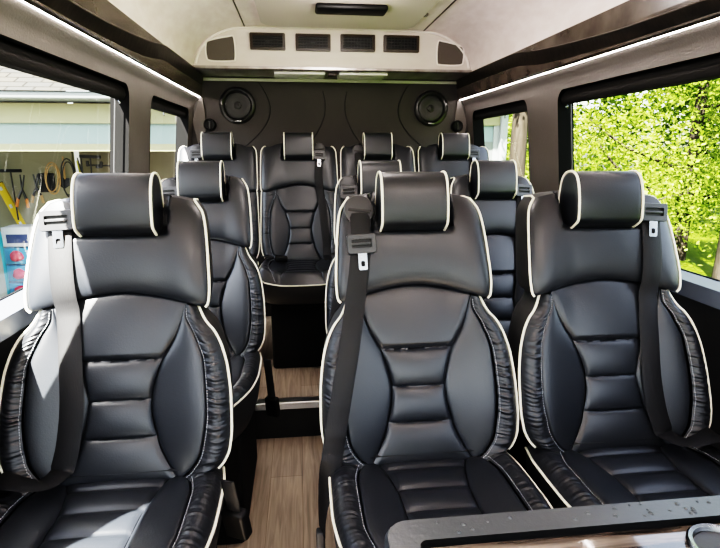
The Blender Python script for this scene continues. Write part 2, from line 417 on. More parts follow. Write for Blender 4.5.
def seat_parts(root, ns=1.0):
    N = int(150*ns); n2 = int(72*ns)
    MB().grid(lambda i, j: sh(i, j), int(44*ns), int(60*ns)).build('shoulder_panel', 'leather', root, angle=60)
    for sd in (-1, 1):
        pth = [sh(i/30, (sd+1)/2) for i in range(31)]
        top = pth[-1]; pth = [(p[0]+.002*sd, p[1]-.003, p[2]) for p in pth]
        pth += [(top[0]-.006*sd, top[1]+.03, top[2]+.003), (top[0]-.008*sd, top[1]+.08, top[2]-.002)]
        MB().tube(pth, .0031, seg=8).build('piping', 'piping', root)['label'] = 'cream piping'
    MB().grid(lambda i, j: low('c', 1, i, j), N, int(30*ns)).build('lumbar_panel', 'leather', root, angle=70)
    for sd in (-1, 1):
        pad = MB().grid(lambda i, j: low('p', sd, i, j), n2, int(24*ns)).build('side_pad', 'leather', root, angle=70)
        st = [low('b', sd, .03+.95*i/60, .06) for i in range(61)]
        dashes(st, (0, -.0015, 0), 70).build('stitching', 'stitch', pad)
        bo = MB().grid(lambda i, j: low('b', sd, i, j), int(170*ns), int(22*ns)).build('side_bolster', 'ruched', root, angle=80)
        e = [low('b', sd, i/60, 1) for i in range(61)]
        MB().tube([(p[0]+.002*sd, p[1]-.002, p[2]) for p in e], .0031, seg=8).build('piping', 'piping', bo)['label'] = 'cream piping'
    # shell behind: rim swept back from the outer edges, closed at the rear
    rim = [low('b', 1, i/40, 1) for i in range(41)]+[sh(i/24, 1) for i in range(25)]+[sh(1, 1-i/20) for i in range(1, 21)]
    rim += [sh(1-i/24, 0) for i in range(25)]+[low('b', -1, 1-i/40, 1) for i in range(41)]
    rows = []
    for k, (d, sc) in enumerate(((.0, 1), (.03, 1.0), (.08, .97), (.115, .90), (.125, .80))):
        row = []
        for p in rim:
            zc = .8; row.append((p[0]*sc, (p[1] if k == 0 else max(p[1]+.004, yplane(p[2])+d)), zc+(p[2]-zc)*(sc*.5+.5)))
        rows.append(row)
    m = MB(); n = len(rim)
    vs = [p for r in rows for p in r]; fs = []
    for k in range(4):
        for i in range(n): fs.append((k*n+i, k*n+(i+1) % n, (k+1)*n+(i+1) % n, (k+1)*n+i))
    fs.append(tuple(4*n+i for i in range(n)))
    m.add(vs, fs).build('back_shell', 'shell', root, angle=50)
    # headrest
    hy = yplane(1.13)-.085
    sec = catmull([(0, hy+.012, 1.068), (0, hy-.004, 1.082), (0, hy-.006, 1.10), (0, hy-.002, 1.135), (0, hy+.008, 1.172), (0, hy+.024, 1.198), (0, hy+.048, 1.208), (0, hy+.080, 1.203), (0, hy+.100, 1.18), (0, hy+.106, 1.13), (0, hy+.098, 1.08), (0, hy+.07, 1.060), (0, hy+.032, 1.058)], 5, True)
    cy = sum(p.y for p in sec)/len(sec); cz = sum(p.z for p in sec)/len(sec)
    xs = [(-.0885, .30), (-.089, .62), (-.088, .86), (-.086, .955), (-.083, .985), (-.073, .995), (-.05, 1.0), (-.02, 1.004), (.02, 1.004), (.05, 1.0), (.073, .995), (.083, .985), (.086, .955), (.088, .86), (.089, .62), (.0885, .30)]
    vs = []; fs = []; ns_ = len(sec)
    for x, k in xs:
        for p in sec: vs.append((x, cy+(p.y-cy)*k, cz+(p.z-cz)*k))
    for i in range(len(xs)-1):
        for j in range(ns_): fs.append((i*ns_+j, i*ns_+(j+1) % ns_, (i+1)*ns_+(j+1) % ns_, (i+1)*ns_+j))
    fs.append(tuple(range(ns_))); fs.append(tuple((len(xs)-1)*ns_+j for j in range(ns_)))
    hr = MB().add(vs, fs).build('headrest', 'leather', root, angle=60)
    for sd in (-1, 1):
        MB().tube([(sd*.0855, cy+(p.y-cy)*.995, cz+(p.z-cz)*.995) for p in sec], .0031, seg=8, closed=True).build('piping', 'piping', hr)['label'] = 'cream piping'
    for sd in (-1, 1):
        MB().tube([(sd*.04, yplane(1.0)+.03, 1.0), (sd*.04, hy+.06, 1.07)], .007).build('headrest_post', 'chrome', hr)
    # cushion
    MB().grid(lambda i, j: cu('c', 1, i, j), int(110*ns), int(26*ns)).build('cushion_panel', 'leather', root, angle=70)
    for sd in (-1, 1):
        pad = MB().grid(lambda i, j: cu('p', sd, i, j), int(60*ns), int(22*ns)).build('cushion_pad', 'leather', root, angle=70)
        dashes([cu('b', sd, .03+.95*i/60, .06) for i in range(61)], (0, 0, .0015), 70).build('stitching', 'stitch', pad)
        MB().grid(lambda i, j: cu('b', sd, i, j), int(150*ns), int(22*ns)).build('cushion_bolster', 'ruched', root, angle=80)
    e = cu_edge(0)
    MB().tube([(p[0]*1.008, p[1], p[2]-.001) for p in e], .0031, seg=8).build('cushion_piping', 'piping', root)['label'] = 'cream piping'
    rows = []
    for d, sc in ((0, 1), (.03, .995), (.07, .97), (.11, .90), (.125, .80)):
        rows.append([(p[0]*sc, -.22+(p[1]+.22)*sc, min(p[2]-.001, .490-d)if d else p[2]-.001) for p in e])
    n = len(e); vs = [p for r in rows for p in r]; fs = []
    for k in range(4):
        for i in range(n): fs.append((k*n+i, k*n+(i+1) % n, (k+1)*n+(i+1) % n, (k+1)*n+i))
    fs.append(tuple(4*n+i for i in range(n)))
    MB().add(vs, fs).build('cushion_shell', 'shell', root, angle=50)
    MB().box(-.185, .185, -.38, .12, 0, .38, .018).build('pedestal', 'pedestal', root)

def belt_parts(root, side, xs, plate_z, tail, guide=True, strap=True, plate=True, dark=False):
    """xs: (x, z) stations of the strap seen from the front for a belt on the left (side -1); mirrored for side 1"""
    gx, gz = xs[0]
    gx *= -side
    gy = surf_y(gx, gz)
    if guide:
        g = MB()
        prof = [(0, -.008), (.03, -.0075), (.038, -.005), (.041, .002)]
        g.lathe(prof, (0, 0, 0), 'y', 32); gm = Matrix.Translation((gx, gy-.001, gz))@Matrix.Rotation(-.35, 4, 'X'); g.v = [tuple(gm@Vector(v)) for v in g.v]
        go = g.build('belt_guide', 'plastic', root)
        MB().box(-.030, .030, -.002, .002, -.004, .004, .0015, gm@Matrix.Translation((0, -.0085, -.002))@Matrix.Rotation(math.radians(-6*side), 4, 'Y')).build('slot', 'seam', go)
    if strap:
        pts = []
        for (x, z) in xs: pts.append((-side*x, 0, z))
        pts = catmull(pts, 8)
        out = []
        for i, p in enumerate(pts):
            lo = min(surf_y(p.x+d, p.z) for d in (-.022, -.01, 0, .01, .022))
            out.append(Vector((p.x, lo-.006, p.z)))
        ys = [p.y for p in out]
        for i in range(1, len(out)-1): out[i].y = min(ys[i], (ys[i-1]+ys[i]*2+ys[i+1])/4)
        out[0].y = gy-.009; out[0].z = gz-.004
        sides = [Vector((1, 0, 0))]*len(out)
        tp_ = [out[-1]]+[Vector((side*abs(q[0]), q[1], q[2])) for q in tail]
        sd_ = [Vector((1, 0, 0))]+[Vector((q[3][0], -side*q[3][1], q[3][2])) if len(q) > 3 else Vector((1, 0, 0)) for q in tail]
        if len(tp_) > 1:
            cr = catmull(tp_, 5); out += cr[1:]
            sides += [sd_[min(len(sd_)-1, k//5)].lerp(sd_[min(len(sd_)-1, k//5+1)], (k % 5)/5) for k in range(1, len(cr))]
        sm = MB()
        sm.ribbon(out, .052, sides, .0014)
        sm.build('belt_strap', 'belt', root, angle=60)
    if plate:
        # latch plate lying on the strap
        import bisect
        px = gx
        for (a, b) in zip(xs, xs[1:]):
            if b[1] <= plate_z <= a[1]:
                q = (a[1]-plate_z)/(a[1]-b[1]); px = -side*(a[0]+(b[0]-a[0])*q)
        py = min(surf_y(px+d, plate_z+e) for d in (-.03, 0, .03) for e in (-.02, 0, .02))-.012
        tilt = Matrix.Translation((px, py, plate_z))@Matrix.Rotation(-.22, 4, 'X')@Matrix.Rotation(.05*side, 4, 'Y')@Matrix.Scale(.86, 4)
        fr = MB(); outer = rrect(-.044, .044, -.028, .028, .007, 4); inner = rrect(-.030, .030, -.012, .014, .003, 4)
        n = len(outer)
        def ringv(pl, y): return [tilt@Vector((x, y, z)) for x, z in pl]
        vs = ringv([(x*.95, z*.95) for x, z in outer], -.007)+ringv(outer, -.004)+ringv(outer, .006)+ringv(inner, -.007)+ringv(inner, .003)
        fs = []
        for i in range(n):
            j = (i+1) % n
            fs += [(i, j, n+j, n+i), (n+i, n+j, 2*n+j, 2*n+i), (i, 3*n+i, 3*n+j, j), (3*n+i, 4*n+i, 4*n+j, 3*n+j)]
        fs.append(tuple(2*n+i for i in range(n)))
        fr.add(vs, fs)
        po = fr.build('latch_plate', 'bezel', root, angle=35)
        MB().box(-.030, .030, .0005, .002, -.012, .014, 0, tilt).build('plate_slot', 'seam', po)
        MB().box(-.029, .029, -.006, -.001, -.003, .004, .001, tilt).build('plate_bar', 'plastic', po)
        tg = MB(); o2 = rrect(-.013, .013, -.076, -.020, .005, 4); i2 = rrect(-.006, .006, -.066, -.05, .004, 4); n = len(o2)
        vs = ringv(o2, -.003)+ringv(o2, .001)+ringv(i2, -.003)+ringv(i2, .001); fs = []
        for i in range(n):
            j = (i+1) % n; fs += [(i, j, n+j, n+i), (i, 2*n+i, 2*n+j, j), (2*n+i, 3*n+i, 3*n+j, 2*n+j), (n+i, n+j, 3*n+j, 3*n+i)]
        tg.add(vs, fs).build('belt_tongue', 'chrome', po, angle=35)

def buckle(root, x, y, z, rot=(0, 0, 0), red=False, stalk=.10):
    m = Matrix.Translation((x, y, z))@Matrix.Rotation(rot[2], 4, 'Z')@Matrix.Rotation(rot[1], 4, 'Y')@Matrix.Rotation(rot[0], 4, 'X')
    b = MB().box(-.015, .015, -.028, .028, -.078, 0, .007, m).build('belt_buckle', 'blackplastic', root)
    st = MB(); st.ribbon([m@Vector((0, 0, q)) for q in (-.005, .03, .06, stalk)], .036, m.to_3x3()@Vector((0, 1, 0)), .002)
    st.build('buckle_strap', 'belt', b)
    MB().box(-.010, .010, -.019, .019, -.0745, -.068, .002, m).build('release_button', 'red' if red else 'plastic', b)

GROUP = 'black leather passenger seats'
proto = empty('passenger_seat'); seat_parts(proto)
def seat(x, y, z, rz, scale, label, first=False, src=None):
    src = src or proto; o = src if first else copy_tree(src)
    o.location = (x, y, z); o.rotation_euler = (0, 0, rz); o.scale = scale
    tag(o, label, 'seat', GROUP); return o

S1 = (.985, 1, 1)
S2 = (.893, 1, 1.013)
XW = [(-.130, 1.105), (-.126, 1.04), (-.117, .93), (-.105, .78), (-.100, .68), (-.105, .60), (-.116, .545)]
TW = [(.128-.256, -.062, .549, (.8, -.6, 0)), (-.150, -.076, .557, (.4, -.9, 0)), (-.19, -.072, .564, (.1, -1, 0)), (-.228, -.05, .556, (0, -1, 0)), (-.247, -.03, .53, (0, -1, -.2))]
XC = [(-.140, 1.112), (-.140, 1.03), (-.155, .92), (-.178, .80), (-.205, .68), (-.222, .60), (-.232, .545)]
TC = [(-.246, -.045, .49, (.75, -.65, 0)), (-.256, -.04, .44, (.45, -.9, 0)), (-.260, -.035, .39, (.3, -.95, 0)), (-.260, -.03, .345, (.25, -.97, 0))]
# front row
frontL = seat(-.440, 1.14, 0, 0, (1.03, 1, 1), 'single front seat beside the left window, its outer shoulder bleached by sunlight', True)
copies = {}
# copy BEFORE adding belts, since belts differ
frontC = seat(.286, 1.14, 0, 0, (.98, 1, 1), 'middle front-row seat by the aisle, belt with latch plate hanging down its left edge')
frontR = seat(.807, 1.14, 0, 0, (1.03, 1, 1), 'front seat beside the right window behind the table, belt on its window side')
midL = seat(-.372, 1.87, 0, 0, S2, 'single second-row seat directly behind the sunlit front seat by the left window')
midC = seat(.312, 1.87, 0, 0, S2, 'second-row aisle seat mostly hidden behind the middle front seat')
midR = seat(.778, 1.87, 0, 0, S2, 'second-row seat beside the right window, seen in the gap between two front seats')
for r_ in [midL, midC, midR]:
    for c_ in r_.children:
        if c_.name.startswith('headrest'): c_.scale.x = .91/r_.scale.x
belt_parts(frontL, -1, XW, 1.100, TW)
belt_parts(frontR, 1, XW, 1.100, TW)
belt_parts(frontC, -1, XC, 1.035, TC)
belt_parts(midL, -1, XW, 1.092, TW)
belt_parts(midR, 1, XW, 1.092, TW)
belt_parts(midC, -1, XC, 1.092, TC)
fs_ = spline([(0, .240), (.05, .246), (.2, .248), (.6, .246), (.86, .243), (.94, .238), (1, .225)])
fw_ = spline([(.503, .232), (.54, .243), (.58, .250), (.64, .253), (.78, .250), (.88, .247), (.935, .244)])
gw = spline([(0, .236), (.15, .245), (.5, .250), (.85, .249), (.94, .240), (.98, .225), (1, .205)])
gp = spline([(0, .129), (.08, .160), (.25, .19), (.5, .195), (.8, .18), (.95, .150), (1, .136)])
gc = spline([(0, .128), (.15, .098), (.35, .084), (.6, .088), (.85, .112), (1, .125)])
rear_proto = empty('passenger_seat'); seat_parts(rear_proto, .7)
SR = (.848, .86, .98)
rear = []
for k, x in enumerate((-.443, -.003, .440, .885)):
    rear.append(seat(x, 2.83, .1755, 0, SR, ('rear-row seat in the left corner under the wall speaker',
        'rear-row seat at the end of the aisle, its whole back and cushion visible',
        'rear-row seat right of centre, only headrest and shoulders showing above the second row',
        'rear-row seat in the right corner under the wall speaker')[k], k == 0, rear_proto))
for r_ in rear:
    for c_ in r_.children:
        if c_.name.startswith('headrest'): c_.scale.x = .91/r_.scale.x
belt_parts(rear[0], -1, XW, 1.092, TW)
belt_parts(rear[1], 1, [(-.135, 1.115), (-.130, 1.04), (-.125, .94), (-.145, .80), (-.155, .70), (-.165, .61), (-.165, .54)], 1.085, [(-.17, -.07, .528), (-.18, -.10, .520)])
belt_parts(rear[2], -1, XW, 1.09, TW, strap=True, plate=False)
belt_parts(rear[3], 1, XW, 1.092, TW)
buckle(frontL, .265, -.10, .475, (.0, -.22, 1.1), stalk=.09)
buckle(midL, .275, -.06, .36, (.0, -.15, 1.1), stalk=.16)
MB().box(-.274, -.252, -.045, -.020, .285, .35, .005).build('belt_end_clip', 'plastic', frontC)
buckle(rear[1], -.165, -.13, .548, (0, -1.45, .1), red=True, stalk=.08)

# ------------------------------------------------------------------ van shell
CX = .22
HW = spline([(0, .91), (.5, .94), (.7, .938), (.88, .92), (1.20, .888), (1.44, .86), (1.53, .846), (1.575, .812), (1.60, .80)])
YF, YR = -1.3, 3.42
LEVELS_ = [0, .25, .5, .7, .86, .88, 1.0, 1.1, 1.2, 1.3, 1.4, 1.46, 1.50, 1.515, 1.53, 1.545, 1.56, 1.575]
def wall_side(name, sd, holes, mats):
    """lining with rounded window openings, following the body's curve; split lower (dark) / upper (grey)"""
    def run(z0, z1, nm, mat, parent):
        zs = [z for z in LEVELS_ if z0-1e-6 <= z <= z1+1e-6]; ys = [YF+(YR-YF)*i/24 for i in range(25)]
        pts = []; edges = []; hl = []
        idx = {}
        for i, y in enumerate(ys):
            for j, z in enumerate(zs): idx[i, j] = len(pts); pts.append(Vector((y, z)))
        for i in range(len(ys)):
            for j in range(len(zs)-1):
                edges.append((idx[i, j], idx[i, j+1]))
        for j in range(len(zs)):
            for i in range(len(ys)-1): edges.append((idx[i, j], idx[i+1, j]))
        for (y0, y1, h0, h1, r) in holes:
            if h1 < z0 or h0 > z1: continue
            lp = rrect(y0, y1, h0, h1, r, 6); b = len(pts); pts += [Vector(p) for p in lp]
            edges += [(b+k, b+(k+1) % len(lp)) for k in range(len(lp))]; hl.append(lp)
        v, e, f, *_ = delaunay_2d_cdt(pts, edges, [], 0, 1e-5)
        def inside(p):
            for lp in hl:
                c = False; n = len(lp)
                for i in range(n):
                    a, b = lp[i], lp[(i+1) % n]
                    if (a[1] > p[1]) != (b[1] > p[1]) and p[0] < (b[0]-a[0])*(p[1]-a[1])/(b[1]-a[1])+a[0]: c = not c
                if c: return True
            return False
        fs = [t for t in f if not inside(sum((v[i] for i in t), Vector((0, 0)))/len(t))]
        m = MB(); m.add([(CX+sd*HW(p.y), p.x, p.y) for p in v], fs)
        o_ = m.build(nm, mat, parent, angle=40); m = MB()
        for lp in hl:                                   # reveal going outward
            n = len(lp)
            vs = [(CX+sd*HW(z), y, z) for y, z in lp]+[(CX+sd*(HW(z)+.07), y, z) for y, z in lp]
            m.add(vs, [(i, (i+1) % n, n+(i+1) % n, n+i) for i in range(n)])
        if hl: m.build('window_reveal', 'black', o_ if parent is None else parent, angle=40)
        return o_
    o = run(.86, 1.575, name, mats[0], None); tag(o, kind='structure')
    run(0, .86, 'lower_lining', mats[1], o)
    return o
HOLES = [(-.95, .58, .89, 1.50, .06), (.95, 2.17, .89, 1.505, .055), (2.47, 3.27, .89, 1.50, .05)]
wl = wall_side('wall_left', -1, HOLES, ('wallgrey', 'walldark'))
wr = wall_side('wall_right', 1, HOLES, ('wallgrey', 'walldark'))

def window(name, sd, y0, y1, mull):
    fr = MB(); gx = lambda z: CX+sd*(HW(z)+.06)
    o = rrect(y0-.03, y1+.03, .86, 1.52, .06); i = rrect(y0+.015, y1-mull, .895, 1.503, .02); n = len(o)
    def P(pl, d): return [(gx(z)+sd*d, y, z) for y, z in pl]
    vs = P(o, 0)+P(i, 0)+P(i, .008)
    fr.add(vs, [(k, (k+1) % n, n+(k+1) % n, n+k) for k in range(n)]+[(n+k, n+(k+1) % n, 2*n+(k+1) % n, 2*n+k) for k in range(n)])
    f = fr.build(name, 'black', None, angle=40); tag(f, kind='structure')
    MB().grid(lambda a, b: (gx(.88+a*.60)+sd*.012, y0-.0+b*(y1-y0), .88+a*.60), 8, 2).build('glass_pane', 'glass', f)
    # rolled shade housing along the head of the opening
    sec = [(.030, 1.509), (.014, 1.488), (.010, 1.468), (.014, 1.452), (.022, 1.446), (.032, 1.450), (.036, 1.509)]
    sm = MB()
    ns = len(sec); vs = []
    for y in (y0+.01, y1-.01): vs += [(CX+sd*(HW(z)+d), y, z) for d, z in sec]
    sm.add(vs, [(k, k+1, ns+k+1, ns+k) for k in range(ns-1)]+[tuple(range(ns)), tuple(range(2*ns-1, ns-1, -1))])
    sm.build('shade_housing', 'shade', f, angle=30)
    if y1-y0 > 1:
        MB().tube([(gx(.9)-sd*.018, y1-.03, .90), (gx(1.2)-sd*.018, y1-.03, 1.2), (gx(1.45)-sd*.018, y1-.03, 1.45)], .003, seg=6).build('guide_wire', 'bezel', f)
    for yy in ((y0+.1, y1-mull-.03) if y1-y0 > 1 else ((y0+y1)/2-.05,)):
        lp = [(CX+sd*(HW(1.44)+.030), yy+.007*math.cos(a*PI/8), 1.440+.007*math.sin(a*PI/8)) for a in range(16)]
        MB().tube(lp, .0022, seg=6, closed=True).build('shade_hook', 'chrome', f)
    sp = rrect(y0-.01, y1+.01, .845, .892, .006, 3)
    sl = MB(); sl.add([(CX+sd*(HW(.88)+d), y, z) for d in (-.028, .06) for y, z in sp], [tuple(range(len(sp))), tuple(range(2*len(sp)-1, len(sp)-1, -1))]+[(k, (k+1) % len(sp), len(sp)+(k+1) % len(sp), len(sp)+k) for k in range(len(sp))])
    sl.build('window_sill', 'sill', f, angle=30)
    return f
k = 1
for sd in (-1, 1):
    for (y0, y1, mull) in ((-.95, .58, .05), (.95, 2.17, -.012), (2.47, 3.27, -.012)):
        window('window_%d' % k, sd, y0, y1, mull); k += 1

# floors and step
def slab(name, x0, x1, y0, y1, z0, z1, mat, bev=0):
    o = MB().box(x0, x1, y0, y1, z0, z1, bev).build(name, mat, smooth=False); return tag(o, kind='structure')
slab('floor', CX-.95, CX+.95, YF, 2.18, -.05, 0, 'floor')
slab('floor_rear', CX-.95, CX+.95, 2.14, YR+.05, .155, .175, 'floor')
slab('trim_1', CX-.95, CX+.95, 2.142, 2.16, -.02, .16, 'riser')
nose = MB(); nose.add([(x, y, z) for x in (CX-.93, CX+.93) for y, z in ((2.122, .150), (2.122, .178), (2.126, .181), (2.172, .181), (2.172, .174), (2.132, .174), (2.132, .150))],
    [tuple(range(7)), tuple(range(13, 6, -1))]+[(i, (i+1) % 7, 7+(i+1) % 7, 7+i) for i in range(7)])
tag(nose.build('trim_2', 'metalnose', smooth=False), kind='structure')
# rear wall
rw = tag(MB().box(CX-.96, CX+.96, YR-.02, YR+.03, 0, 1.76).build('wall_rear', 'rear', smooth=False), kind='structure')
def seamline(pts):
    MB().tube(catmull([(x, YR-.021, z) for x, z in pts], 10), .0032, seg=6).build('seam', 'seam', rw)
def flip(pts): return [(2*CX+.02-x, z) for x, z in pts]
arcA = [(-.255, 1.69), (-.205, 1.62), (-.172, 1.53), (-.185, 1.45), (-.24, 1.37), (-.33, 1.29), (-.40, 1.24)]
arcB = [(.155, 1.62), (.168, 1.55), (.16, 1.47), (.12, 1.38), (.05, 1.28)]
seamline(arcA); seamline(flip(arcA)); seamline(arcB); seamline(flip(arcB))
# side pieces between side lining and rear wall (pale grey corner triangles)
for sd in (-1, 1):
    p = MB(); p.prism([(CX+sd*.81, 1.575), (CX+sd*.86, 1.44), (CX+sd*.835, 1.30), (CX+sd*.775, 1.40), (CX+sd*.79, 1.57)], YR-.035, YR-.02)
    tag(p.build('trim_%d' % (3 if sd < 0 else 4), 'wallgrey', smooth=False), kind='structure')
# front bulkhead with windscreen opening (behind the camera)
fm = MB(); fo = [(CX-.95, 0), (CX+.95, 0), (CX+.95, 1.95), (CX-.95, 1.95)]; hole = [(CX-.85, .75), (CX+.85, .75), (CX+.80, 1.62), (CX-.80, 1.62)]
fm.add([(x, YF, z) for x, z in fo+hole], [(i, (i+1) % 4, 4+(i+1) % 4, 4+i) for i in range(4)])
wf = tag(fm.build('wall_front', 'walldark', smooth=False), kind='structure')
MB().add([(x, YF+.01, z) for x, z in hole], [(0, 1, 2, 3)]).build('windscreen', 'glass', wf, smooth=False)

# ceiling: headliner, arched at both sides
cprof = []
for i in range(13):
    a = PI/2*i/12; cprof.append((-.565+.285*(1-math.cos(a)), 1.705+.218*math.sin(a)))
cprof += [(x, 1.923+.006*math.sin(PI*(x+.28)/1.0)) for x in (-.15, 0, .15, .22, .30, .45, .60)]
cprof += [(2*CX-x, z) for x, z in [c for c in cprof[:13]][::-1]]
cm = MB(); n = len(cprof)
ysn = [YF+(YR+.04-YF)*i/10 for i in range(11)]
cm.add([(x, y, z) for y in ysn for x, z in cprof], [(i*n+j, i*n+j+1, (i+1)*n+j+1, (i+1)*n+j) for i in range(10) for j in range(n-1)])
cm.add([(x, y, z+.03) for y in (YF, YR+.04) for x, z in cprof], [(j, j+1, n+j+1, n+j) for j in range(n-1)])
ceil = tag(cm.build('ceiling', 'headliner', angle=40), kind='structure')
for x in (-.278, 2*CX+.278):
    MB().box(x-.003, x+.003, YF, 3.13, 1.9195, 1.9245).build('seam', 'ventframe', ceil, smooth=False)

# valances over the windows: wavy burl lower face in front of a glossy brown upper face
tn = 5
for sd in (-1, 1):
    X = lambda d: CX+sd*(.785+d)
    v = MB(); v.add([(X(d), y, z) for y in (YF, YR) for d, z in ((.030, 1.578), (.012, 1.585), (.004, 1.64), (.0, 1.706), (.05, 1.72))], [(i, i+1, 5+i+1, 5+i) for i in range(4)])
    val = tag(v.build('trim_%d' % tn, 'gloss', smooth=False), kind='structure'); tn += 1
    w = MB()
    wave = spline([(-1.3, .035), (.8, .038), (1.2, .043), (1.6, .050), (1.9, .066), (2.2, .090), (2.5, .122), (3.5, .127)])
    w.grid(lambda a, b: (X(.020-.030*b), YF+(YR-YF)*a, 1.576+wave(YF+(YR-YF)*a)*b), 90, 6)
    w.build('burl_facing', 'burl', val)
    MB().tube([(X(-.0105), YF+(YR-YF)*a/90, 1.576+wave(YF+(YR-YF)*a/90)) for a in range(91)], .0022, seg=6).build('facing_edge', 'taupe', val)
    MB().box(CX+sd*.809-.001, CX+sd*.809+.001, YF, YR-.02, 1.5755, 1.579).build('light_strip', 'led', smooth=False)
    st = bpy.context.scene.collection.objects[-1]
    tag(st, 'thin glowing light strip along the foot of the %s valance, above the %s' % (('left', 'garage-side windows') if sd < 0 else ('right', 'tree-side windows')), 'light')
    # back closing panel of the cove
    cl = MB(); cl.add([(CX+sd*d, y, z) for y in (YF, YR+.04) for d, z in ((.815, 1.574), (.90, 1.60), (.90, 1.80), (.70, 1.98))], [(i, i+1, 4+i+1, 4+i) for i in range(3)])
    tag(cl.build('trim_%d' % tn, 'walldark', smooth=False), kind='structure'); tn += 1

# ------------------------------------------------------------------ rear overhead air unit
ac = empty('overhead_air_unit', (CX, 3.12, 1.71), 0, 'pale overhead air unit across the rear wall with four black vents', 'air conditioner')
def acb(mb, name, mat, parent=ac, **k):
    mb.v = [(x-CX, y-3.12, z-1.71) if parent is not None else (x, y, z) for x, y, z in mb.v]; return mb.build(name, mat, parent, **k)
arcp = [(x, z) for x, z in cprof]
poly = [(arcp[0][0], 1.71)]+[(x, z) for x, z in arcp if z > 1.711]+[(arcp[-1][0], 1.71)]
poly = [(CX+(x-CX)*.998, min(z, 1.93)) for x, z in poly]
acb(MB().prism(poly, 3.12, YR-.02), 'fascia', 'acwhite', smooth=False)
acb(MB().tube([(CX+(x-CX)*.985, 3.118, z-.006) for x, z in poly[1:-1]], .006, seg=8), 'fascia_rim', 'acrim')
und = MB(); und.add([(x, y, z) for x in (poly[0][0]-.01, poly[-1][0]+.01) for y, z in ((3.105, 1.716), (3.105, 1.704), (3.12, 1.697), (YR-.02, 1.695), (YR-.02, 1.716))],
    [tuple(range(5)), tuple(range(9, 4, -1))]+[(i, (i+1) % 5, 5+(i+1) % 5, 5+i) for i in range(5)])
acb(und, 'under_panel', 'slab', smooth=False)
for x0, x1 in ((-.13, .16), (.24, .52)):
    l = acb(MB().box(x0, x1, 3.15, 3.36, 1.684, 1.70, .006), 'lamp_lens', 'lens'); l['label'] = 'milky reading lamp lens'
acb(MB().box(.175, .225, 3.16, 3.22, 1.680, 1.698, .004), 'switch', 'ventframe')
acb(MB().box(poly[0][0], poly[-1][0], YR-.034, YR-.02, 1.672, 1.690, .003), 'edge_strip', 'palestrip')
def vent(x0, x1, z0, z1):
    f = MB(); o = rrect(x0, x1, z0, z1, .006, 3); i = rrect(x0+.016, x1-.016, z0+.014, z1-.014, .004, 3); n = len(o)
    V = lambda pl, y: [(x, y, z) for x, z in pl]
    f.add(V(o, 3.12)+V(o, 3.106)+V(i, 3.104)+V(i, 3.118), [(k+n*q, (k+1) % n+n*q, n*(q+1)+(k+1) % n, n*(q+1)+k) for q in range(3) for k in range(n)])
    fo = acb(f, 'vent', 'ventframe', angle=35)
    acb(MB().box(x0+.012, x1-.012, 3.1165, 3.119, z0+.01, z1-.01), 'vent_well', 'seam', fo, smooth=False)
    lv = MB()
    for k in range(4):
        z = z0+.014+(z1-z0-.028)*(k+.5)/4; lv.box(x0+.014, x1-.014, 3.109, 3.1165, z-.0012, z+.0012, 0)
    for k in range(9):
        x = x0+.016+(x1-x0-.032)*(k+.5)/9; lv.box(x-.001, x+.001, 3.112, 3.1165, z0+.012, z1-.012, 0)
    lv.box((x0+x1)/2-.012, (x0+x1)/2+.012, 3.105, 3.11, (z0+z1)/2-.004, (z0+z1)/2+.004, .001)
    acb(lv, 'vent_louvres', 'plastic', fo, smooth=False)
for x0, x1, z0, z1 in ((-.252, -.060, 1.802, 1.890), (-.004, .190, 1.801, 1.890), (.245, .440, 1.803, 1.893), (.488, .692, 1.804, 1.894)): vent(x0, x1, z0, z1)
for sgn in (-1, 1):
    xa = lambda x: CX+.012+sgn*x
    pl = catmull([(xa(.57), 0, 1.862), (xa(.60), 0, 1.868), (xa(.695), 0, 1.848), (xa(.720), 0, 1.83), (xa(.722), 0, 1.765), (xa(.700), 0, 1.742), (xa(.59), 0, 1.742), (xa(.567), 0, 1.76)], 6, True)
    g = acb(MB().prism([(p.x, p.z) for p in pl], 3.114, 3.122), 'corner_grille', 'taupe', smooth=False); g['label'] = 'taupe rounded corner grille'
    acb(MB().tube([(p.x, 3.114, p.z) for p in pl], .0045, seg=6, closed=True), 'grille_rim', 'acrim', g)

# roof hatch and ring light
rh = empty('roof_hatch', (CX, 2.2, 1.925), 0, 'beige rounded ceiling hatch panel with dark latch bar', 'hatch')
pl = rrect(-.40, .41, -1.6, .84, .10, 8)
MB().prism(pl, -.018, 0, 'z').build('hatch_panel', 'hatch', rh, angle=30)
MB().box(-.13, .20, .34, .455, -.045, -.018, .012).build('latch_bar', 'blackplastic', rh)
rl = empty('ceiling_ring_light', (.622, 2.76, 1.925), 0, 'small chrome-ringed spot lamp in the ceiling right of the hatch', 'light')
MB().lathe([(.036, 0), (.038, -.006), (.034, -.010), (.027, -.008), (.026, 0)], (0, 0, 0), 'z').build('ring', 'chrome', rl)
MB().lathe([(0, -.004), (.026, -.003)], (0, 0, 0), 'z').build('lens', 'lens', rl)

